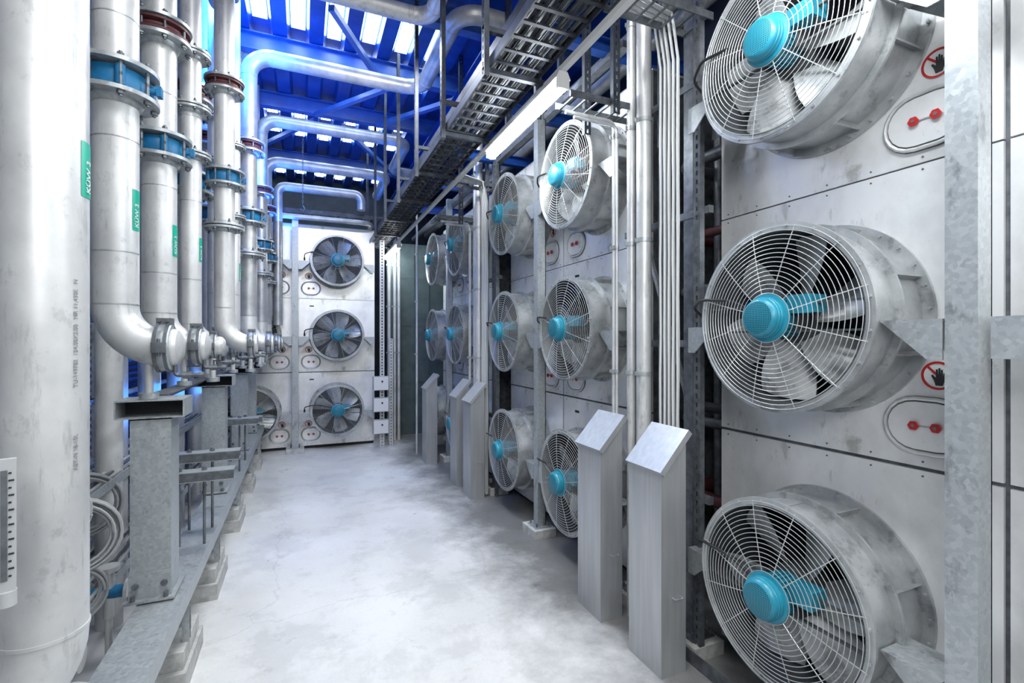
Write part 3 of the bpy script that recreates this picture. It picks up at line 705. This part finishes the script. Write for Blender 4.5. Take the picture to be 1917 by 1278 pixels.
for k in range(30): b.box((0,k*.1,0),(.75,k*.1+.006,.035),GALVD)
for k in range(16): b.box((k*.05,0,.004),(k*.05+.004,3,.03),GALVD)
ob('steel_grating',b,loc=(-2.38,2.6,H-.52),label='dark open-mesh steel walkway grating behind the pipes',cat='grating')
b=MB()
for k in range(14): b.box((0,0,k*.07),(.04,5.4,k*.07+.035),BLUEST)
for y in (0,1.2,2.4,3.6,5.35): b.box((.04,y,-1.04),(.06,y+.05,1.0),BLUEST)
ob('louvre_screen',b,loc=(-1.95,4.6,H-1.1),label='blue louvred steel screen low behind the pipe frame',cat='louvre')
for y in (2.6,3.9,5.2,6.6):
    b=MB(); strut(b,0,0,0,2.3,GALV,w=.06,face='y'); ob('perforated_strut',b,loc=(-1.66,y,0),label='perforated upright supporting walkway and trays',cat='strut',group='perforated struts')
for z in (-.55,-.2,-1.85):
    b=MB(); b.cyl((0,0,0),(0,7.5,0),.03 if z>-1 else .06,BLUEV if z>-.3 else STEEL,14); ob('low_pipe',b,loc=(-1.75,2.4,H+z),label='thin horizontal pipe running low behind the stanchions',cat='pipe',group='low horizontal pipes')
for y in (2.75,3.15,3.9):
    b=MB(); b.cyl((0,0,.0),(0,0,.32),.03,STEEL,14); b.cyl((-.09,0,.16),(.09,0,.16),.04,BLUEV,14); b.cyl((-.11,0,.16),(-.09,0,.16),.07,STEEL,18); b.cyl((.09,0,.16),(.11,0,.16),.07,STEEL,18); b.cyl((0,0,.3),(0,0,.33),.06,STEEL,16); b.cyl((0,0,0),(0,0,-.36),.02,STEEL,12)
    ob('small_valve',b,loc=(-1.15,y,H-1.78),label='small blue flanged valve low on the pipe frame',cat='valve',group='small flanged valves')
# ------------------------------------------------------------ switch boxes at the far end
b=MB(); strut(b,0,0,0,4.2,STEEL,w=.09,face='y'); ob('perforated_strut',b,loc=(1.48,10.07,0),label='tall perforated strut carrying switch boxes',cat='strut',group='perforated struts')
for z in (-.84,-1.27,-1.71):
    b=MB(); b.box((-.15,-.12,-.14),(.15,0,.14),GREYP); b.box((-.14,-.128,-.13),(.14,-.12,.13),WHITE)
    o=ob('switch_box',b,loc=(1.44,10.05,H+z),label='grey isolator switch box mounted on perforated strut',cat='switch box',group='isolator switch boxes')
    q=MB(); q.cyl((.02,-.128,.04),(.02,-.14,.04),.018,BLACK,14); q.box((.015,-.15,.02),(.025,-.14,.06),BLACK); ob('rotary_switch',q,parent=o)
b=MB(); strut(b,0,0,0,2.2,STEEL,w=.07,face='y'); ob('perforated_strut',b,loc=(1.66,10.07,0),label='perforated upright beside the switch boxes',cat='strut',group='perforated struts')
for x in (1.72,1.84,1.93): vpipe(x,10.7,0,4.6,.035)
vpipe(2.0,9.2,0,4.6,.02)
b=MB()
for q in (0,.3): b.box((-1.5,q,0),(1.7,q+.012,.08),TRAYM)
for k in range(20): b.box((-1.45+k*.16,.012,.004),(-1.42+k*.16,.3,.016),TRAYM)
ob('cable_tray',b,loc=(0,10.1,H+2.46),label='ladder tray crossing above the end cooler cabinet',cat='cable tray',group='ladder cable trays')
b=MB(); b.sweep(bend([V(-1.6,0,0),V(1.3,0,0),V(1.3,.9,0)],.25),.05,STEELO,16); ob('header_pipe',b,loc=(0,10.1,H+2.38),label='curved steel header pipe above the end cabinet',cat='pipe')
b=MB(); n=44
for k in range(n):
    z=-k*.035; M=Matrix.Translation((0,0,z))@Matrix.Rotation(math.pi/2*(k%2),4,'Z')
    P=[M@V(.012*math.cos(a*math.pi/5),0,.022*math.sin(a*math.pi/5)) for a in range(10)]
    b.sweep(P,.004,GALVD,5,closed=True)
b.sweep([V(0,0,-n*.035),V(.03,0,-n*.035-.05),V(0,0,-n*.035-.1),V(-.03,0,-n*.035-.06)],.009,GALVD,6)
ob('hoist_chain',b,loc=(.0,8.9,H+3.84),label='steel chain with hook hanging from a roof beam',cat='chain')
# ------------------------------------------------------------ lights
def area(loc,rot,sx,sy,power,color):
    l=bpy.data.lights.new('area','AREA'); l.shape='RECTANGLE'; l.size=sx; l.size_y=sy; l.energy=power; l.color=color
    o=bpy.data.objects.new('area_light',l); COL.objects.link(o); o.location=loc; o.rotation_euler=rot; return o
area((.45,1.2,H+3.9),(0,0,0),1.2,1.8,190,(.97,.985,1))
area((.2,-1.5,H+1.6),(math.radians(75),0,math.radians(-12)),1.3,1.3,42,(.98,.99,1))
area((-.5,-.9,H+1.3),(math.radians(85),0,math.radians(-58)),1.1,1.1,60,(.98,.99,1))
area((1.5,8.5,H+2.6),(math.pi,0,0),.3,6,22,(.03,.18,1))
area((-.3,8.0,H+2.2),(math.pi,0,0),.3,5,70,(.03,.20,1))
area((-.9,6.0,H+3.6),(math.radians(66),0,math.radians(10)),1.2,.4,190,(.02,.22,1))
area((-1.0,8.3,H+2.6),(math.radians(72),0,math.radians(-8)),.9,.4,60,(.03,.22,1))
area((.8,5.2,H+3.2),(math.radians(20),0,0),1.1,.5,125,(.97,.985,1))
area((-1.25,6.4,H-.55),(0,math.radians(90),0),.3,3.5,12,(.03,.25,1))
w=bpy.data.worlds.new('World'); S.world=w; w.use_nodes=True
w.node_tree.nodes['Background'].inputs[0].default_value=(.92,.96,1,1); w.node_tree.nodes['Background'].inputs[1].default_value=.25
# ------------------------------------------------------------ camera
cam=bpy.data.cameras.new('camera'); cam.sensor_width=36; cam.sensor_fit='HORIZONTAL'; cam.lens=905/1917*36; cam.clip_start=.02
co=bpy.data.objects.new('camera',cam); COL.objects.link(co); co.location=(0,0,H); co.rotation_euler=(math.pi/2,0,math.radians(-23.4)); S.camera=co
try: S.view_settings.view_transform='Standard'
except Exception as e: print(e)
